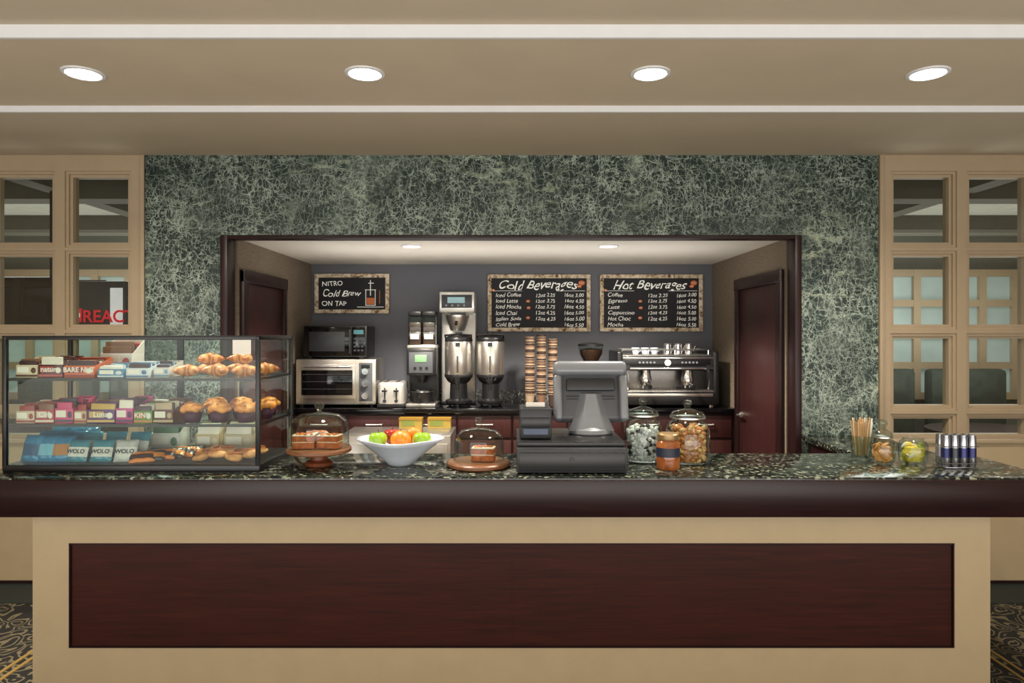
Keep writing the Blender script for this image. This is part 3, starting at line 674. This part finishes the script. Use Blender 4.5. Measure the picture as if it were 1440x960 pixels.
def croissant(x,y,z,s,yaw,nm='croissant',tilt=0):
    """crescent of overlapping rolled layers, fat in the middle, tips curled toward the viewer"""
    b=B(nm); nseg=7
    Rm=Euler((tilt,0,yaw)).to_matrix()
    def P(t):
        a=t*1.45
        q=Vector((s*.78*math.sin(a),-s*.78*(1-math.cos(a))*1.1+s*.25,0)); return Rm@q+Vector((x,y,z+s*.42))
    def Rr(t): return s*.50*max(.10,(1-abs(t)**1.35))**.75
    order=sorted(range(nseg),key=lambda k:-abs(k-(nseg-1)/2))
    for k in order:
        c=(k-(nseg-1)/2)/((nseg-1)/2+.5)
        h=1/nseg*1.3; sgn=1 if c>=0 else -1
        tin,tout=c-sgn*h*.95,c+sgn*h
        pts=[];rs=[]
        for j in range(7):
            q=j/6; t=tin+(tout-tin)*q; t=max(-1,min(1,t)); pts.append(P(t))
            rs.append(Rr(t)*(1.04-.05*q) if abs(c)>.01 else Rr(t)*(1.08-.22*abs(2*q-1)**2))
        for j in range(1,7):
            if (pts[j]-pts[j-1]).length<1e-5: pts[j]=pts[j-1]+(pts[1]-pts[0]).normalized()*1e-3
        b.tube(pts,rs,M_crois if k%2 else M_croisd,18,flat=.86)
    b.done(ang=50)
cp=[(-1.285,2.70,.056,.25,0),(-1.17,2.695,.060,-.35,0),(-1.055,2.70,.056,.3,0),(-1.03,2.86,.056,.7,0),(-1.15,2.87,.058,-.3,0),(-1.27,2.87,.056,.4,0),(-1.225,2.775,.058,.6,.042),(-1.105,2.78,.060,-.5,.044)]
for (x,y,s,a,dz) in cp: croissant(x,y,S1+.001+dz,s,a)
def muffin(x,y,z,s=1):
    b=B('muffin'); b.lathe([(0,0),(.027*s,0),(.037*s,.046*s),(0,.046*s)],(x,y,z),M_wrap,48,rf=lambda a,zz:1+.06*math.cos(a*18)); b.ell((x,y,z+.054*s),(.044*s,.044*s,.024*s),M_muff,32,nz=.28,nf=48)
    for i in range(7): b.ell((x+random.uniform(-.03,.03),y-.02+random.uniform(-.02,.02),z+.071+random.uniform(-.004,.003)),(.005,.005,.004),M_croisd,8)
    b.done(ang=180)
for x,y in((-1.25,2.67),(-1.145,2.67),(-1.04,2.67),(-1.20,2.77),(-1.095,2.77),(-1.01,2.79),(-1.25,2.88),(-1.145,2.89),(-1.035,2.90)): muffin(x,y,S2+.001,1)
for i in range(9):
    x=-1.22+(i%4)*.066+random.uniform(-.006,.006); y=2.68+(i//4)*.08; b=B('danish_pastry')
    b.ell((x,y,S0+.016+.012*(i%2)),(.036,.032,.015),M_crois if i%2 else M_cookie,24,rot=(0,.25*(i%3-1),random.uniform(-.8,.8)),nz=.2,nf=50)
    b.tube([(x-.022,y-.01,S0+.030+.012*(i%2)),(x,y-.012,S0+.035+.012*(i%2)),(x+.022,y+.01,S0+.030+.012*(i%2))],.005,M_croisd,8); b.done(ang=180)

# ------------------------------------------------------------ cake stands
def dome(b,x,y,z,r,h):
    b.lathe([(r,0),(r+.003,.004),(r,.01),(r,h*.55),(r*.93,h*.78),(r*.7,h*.94),(r*.35,h),(.012,h+.003)],(x,y,z),M_jar,48)
    b.lathe([(.012,0),(.008,.008),(.012,.014),(.019,.026),(.015,.04),(0,.044)],(x,y,z+h+.002),M_jar,24)
b=B('cake_stand'); x,y=-.768,2.72
b.lathe([(0,0),(.05,0),(.056,.006),(.052,.016),(.034,.026),(.034,.04),(.05,.052),(.06,.056),(0,.056)],(x,y,ZT+.001),M_bwood2)
b.lathe([(0,.056),(.122,.056),(.126,.06),(.126,.07),(.122,.074),(0,.074)],(x,y,ZT+.001),M_bwood,48); dome(b,x,y,ZT+.076,.116,.135); b.done()
def cake(x,y,z,w,d,h,yaw):
    b=B('carrot_cake_slice'); r=(0,0,yaw); b.box(x-w/2,x+w/2,y-d/2,y+d/2,z,z+h*.47,M_cake,.004,rot=r); b.box(x-w/2+.001,x+w/2-.001,y-d/2+.001,y+d/2-.001,z+h*.46,z+h*.52,M_ice,.001,rot=r); b.box(x-w/2,x+w/2,y-d/2,y+d/2,z+h*.51,z+h*.92,M_cake,.004,rot=r); b.box(x-w/2,x+w/2,y-d/2,y+d/2,z+h*.91,z+h,M_ice,.003,rot=r)
    for i in range(26): b.ell((x+random.uniform(-.4,.4)*w,y+random.uniform(-.4,.4)*d,z+h+.001),(.007,.006,.003),M_cake if i%4 else M_orange,8)
    b.done()
cake(x-.048,y-.035,ZT+.077,.085,.06,.055,.1); cake(x+.05,y-.03,ZT+.077,.085,.06,.053,-.15); cake(x-.02,y+.045,ZT+.077,.075,.06,.053,.5)
b=B('cake_board'); x2,y2=-.133,2.72
b.lathe([(0,0),(.12,0),(.127,.005),(.127,.015),(.12,.02),(0,.02)],(x2,y2,ZT+.001),M_bwood,48,rf=lambda a,z:1+.015*math.sin(3*a)); dome(b,x2,y2+.02,ZT+.022,.1,.125); b.done()
cake(x2+.02,y2-.01,ZT+.023,.09,.06,.055,-.12)
b=B('fruit_bowl'); x,y=-.449,2.75
b.lathe([(0,0),(.05,0),(.055,.008),(.095,.045),(.145,.088),(.165,.104),(.163,.108),(.14,.094),(.088,.05),(.04,.016),(0,.014)],(x,y,ZT+.001),M_porc,64,rf=lambda a,z:1+max(0,z-.03)*1.1*math.cos(4*a)); b.done(ang=180)
def apple(x,y,z,m,r=.037,nm='apple'):
    b=B(nm); pr=[]
    for i in range(17):
        t=math.pi*i/16; rr=r*math.sin(t)*(1+.08*math.cos(t)); zz=r*.92*math.cos(t)
        if i<4: zz-=r*.22*(1-i/4)**1.2
        pr.append((rr if 0<i<16 else 0,zz))
    b.lathe(pr,(x,y,z),m,24); b.tube([(x,y,z+r*.6),(x+.003,y,z+r*1.12)],.002,M_bwood2,6); b.done(ang=180)
def orange(x,y,z,r=.038):
    b=B('orange'); b.ell((x,y,z),(r,r,r*.95),M_orange,28); b.cyl((x,y,z+r*.93),.004,.003,M_bwood2,8); b.done(ang=180)
zf=ZT+.105
apple(x-.085,y-.03,zf,M_gapple); orange(x+.01,y-.055,zf+.002,.041); apple(x+.09,y-.03,zf,M_gapple); apple(x-.04,y+.035,zf+.004,M_rapple); orange(x+.05,y+.04,zf+.006); orange(x-.02,y,zf-.05,.03)

# ------------------------------------------------------------ register
b=B('cash_register')
b.box(.019,.432,2.56,2.98,ZT+.004,ZT+.095,M_dgrey,.004); b.box(.026,.425,2.552,2.562,ZT+.012,ZT+.082,M_black,.003); b.cyl((.225,2.553,ZT+.055),.009,.006,M_dgrey,axis='Y')
for xx in(.04,.41):
    for yy in(2.6,2.94): b.cyl((xx,yy,ZT),.012,.006,M_black,12)
b.box(.019,.432,2.60,2.98,ZT+.095,ZT+.115,M_black,.004)
zb=ZT+.115
cx=.325
b.lathe([(0,0),(.085,0),(.09,.006),(.084,.02),(.06,.034),(0,.04)],(cx,2.83,zb),M_lgrey,40)
V=[];F=[];N=12;Q=8
for i in range(N+1):
    t=i/N; w_=.055*(1-t)**1.6+.058; yf=2.765+.045*t; yb_=2.86+.05*t; z=zb+.015+t*.15
    for j in range(Q):
        a=2*math.pi*j/Q+math.pi/Q; V.append((cx+w_*math.cos(a)*.9,(yf+yb_)/2+(yb_-yf)/2*math.sin(a)*1.2,z))
for i in range(N):
    for j in range(Q): F.append([i*Q+j,i*Q+(j+1)%Q,(i+1)*Q+(j+1)%Q,(i+1)*Q+j])
F.append(list(range(Q))); F.append([N*Q+j for j in range(Q)])
b.add(V,F,M_lgrey)
b.box(cx-.15,cx+.15,2.86,2.90,zb+.045,zb+.275,M_black,.01,rot=(-.28,0,0))
b.box(cx-.152,cx+.152,2.835,2.885,zb+.04,zb+.275,M_grey,.022,rot=(-.28,0,0),seg=4)
b.box(cx-.152,cx+.152,2.825,2.91,zb+.232,zb+.292,M_lgrey,.02,rot=(-.28,0,0),seg=4)
b.box(cx-.10,cx+.10,2.818,2.84,zb+.175,zb+.225,M_dgrey,.006,rot=(-.28,0,0))
for s_ in(-1,1): b.box(cx+s_*.135-.017,cx+s_*.135+.017,2.80,2.86,zb+.05,zb+.24,M_lgrey,.012,rot=(-.28,0,0),seg=3)
for i in range(6): b.box(cx-.10,cx+.10,2.828,2.836,zb+.09+i*.012,zb+.095+i*.012,M_dgrey,rot=(-.28,0,0))
b.done()
b=B('receipt_printer'); b.box(.03,.155,2.66,2.83,zb+.001,zb+.12,M_dgrey,.008); b.box(.035,.15,2.655,2.663,zb+.045,zb+.085,M_black,.003); b.box(.045,.14,2.653,2.657,zb+.02,zb+.042,col('bluedisp',(70,84,110))); b.box(.045,.14,2.68,2.72,zb+.119,zb+.123,M_black); b.box(.055,.13,2.700,2.702,zb+.118,zb+.14,M_paper); b.done()

# ------------------------------------------------------------ jars
def jar(x,y,r,h,fill,nm,lid=True,z=ZT,cnt=110,pr=(.012,.012,.009),fh=.7,mats=None,seed=1):
    b=B(nm); random.seed(seed)
    b.lathe([(0,.001),(r*.8,.001),(r*.92,.006),(r,.03),(r,h*.72),(r*.86,h*.88),(r*.7,h*.93),(r*.72,h)],(x,y,z),M_jar,40)
    if lid:
        b.lathe([(r*.78,h),(r*.8,h+.006),(r*.7,h+.02),(r*.3,h+.032),(.01,h+.036),(.014,h+.045),(.019,h+.056),(.014,h+.068),(0,h+.072)],(x,y,z),M_jar,36)
        b.lathe([(r*.76,h-.004),(r*.8,h-.003),(r*.8,h+.002),(r*.76,h+.002)],(x,y,z),M_steel,36)
    R=r*.9; top=h*fh
    if mats:
        for i in range(cnt):
            a=random.uniform(0,6.283); rr=(R-pr[0])*math.sqrt(random.uniform(.35,1)); zz=.012+(i/cnt)*(top-.012)
            b.ell((x+rr*math.cos(a),y+rr*math.sin(a),z+zz),pr,mats[i%len(mats)],8,rot=(random.uniform(-1,1),random.uniform(-1,1),0))
        b.lathe([(0,.008),(R*.7,.008),(R*.7,top*.9),(0,top*.9)],(x,y,z),mats[0],20)
    o=b.done(ang=60); random.seed(seed+50); return o
mint=pm('mint_white',(232,232,230),.4); dk=pm('mint_dark',(50,44,48),.4)
jar(.545,2.84,.08,.19,None,'candy_jar',cnt=380,mats=[mint,mint,dk,mint],pr=(.010,.010,.007),fh=.74,seed=3)
am=foodmat('snack_mix',(160,82,28),(216,146,74),60,.4,.2); am2=foodmat('snack_mix_light',(196,146,84),(236,196,136),60,.4,.2)
jar(.72,2.80,.09,.185,None,'snack_jar',cnt=300,mats=[am,am2,am],pr=(.013,.008,.008),fh=.8,seed=4)
hx,hy=.608,2.66
b=B('honey_jar'); b.lathe([(0,0),(.042,0),(.045,.008),(.045,.1),(.038,.11),(.036,.115),(0,.115)],(hx,hy,ZT+.001),foodmat('amber_jelly',(120,58,24),(176,104,52),20,.12,.7),32); b.lathe([(0,.115),(.041,.115),(.042,.12),(.042,.135),(.038,.139),(0,.139)],(hx,hy,ZT+.001),pm('lid_gold',(170,140,100),.35,.6),32)
b.lathe([(.0458,.05),(.046,.05),(.046,.085),(.0458,.085)],(hx,hy,ZT+.001),pm('label_navy',(34,40,60),.5),32); b.done()
jar(1.52,2.80,.048,.105,None,'biscotti_jar',lid=True,cnt=26,mats=[M_cookie],pr=(.022,.022,.006),fh=.7,seed=6)
g1=pm('tea_green',(130,146,50),.5); g2=pm('tea_yellow',(214,190,60),.5)
jar(1.645,2.80,.055,.10,None,'tea_bag_jar',lid=False,cnt=60,mats=[g2,g1,M_paper,g2],pr=(.016,.004,.012),fh=.7,seed=7)
b=B('straw_holder'); x,y=1.50,2.93
b.lathe([(0,0),(.038,0),(.04,.004),(.044,.09),(.041,.09),(.037,.006),(0,.006)],(x,y,ZT+.001),M_jar,28)
random.seed(11)
for i in range(42):
    a=random.uniform(0,6.28); rr=.03*math.sqrt(random.random()); dx,dy=rr*math.cos(a),rr*math.sin(a)
    b.tube([(x+dx*.9,y+dy*.9,ZT+.008),(x+dx*1.5,y+dy*1.5,ZT+.155+random.uniform(-.012,.012))],.0032,M_kraft if i%4 else M_paper,6)
b.done()
b=B('sweetener_caddy'); x,y=1.755,2.70
M_can=pm('can_silver',(150,152,158),.22,.9,var=.05)
b.box(x-.066,x+.066,y-.04,y+.04,ZT+.002,ZT+.006,M_can,.001)
cl=[(44,48,92),(126,126,134),(60,62,70),(120,120,128),(54,56,104),(130,128,140)]
for i in range(4):
    for j in range(2):
        cx_,cy_=x-.051+i*.034,y-.018+j*.036; h=.122
        b.lathe([(0,0),(.013,0),(.0155,.006),(.0155,h-.01),(.0135,h-.002),(.0135,h),(.012,h-.003),(0,h-.003)],(cx_,cy_,ZT+.006),M_can,20)
        b.lathe([(.0157,.035),(.016,.035),(.016,h*.6),(.0157,h*.6)],(cx_,cy_,ZT+.006),pm('q%d'%((i*2+j)%6),cl[(i*2+j)%6],.3,.6),20)
for zz in(.02,.085): b.tube([(x-.069,y-.038,ZT+zz),(x+.069,y-.038,ZT+zz),(x+.069,y+.038,ZT+zz),(x-.069,y+.038,ZT+zz)],.0013,M_can,6,closed=True)
b.done()

# ------------------------------------------------------------ camera
cam=bpy.data.cameras.new('camera'); cam.sensor_width=36; cam.lens=24; cam.shift_y=-10/1440; cam.clip_start=.05
co=bpy.data.objects.new('camera',cam); sc.collection.objects.link(co); co.location=(0,0,1.6); co.rotation_euler=(math.pi/2,0,0)
sc.camera=co
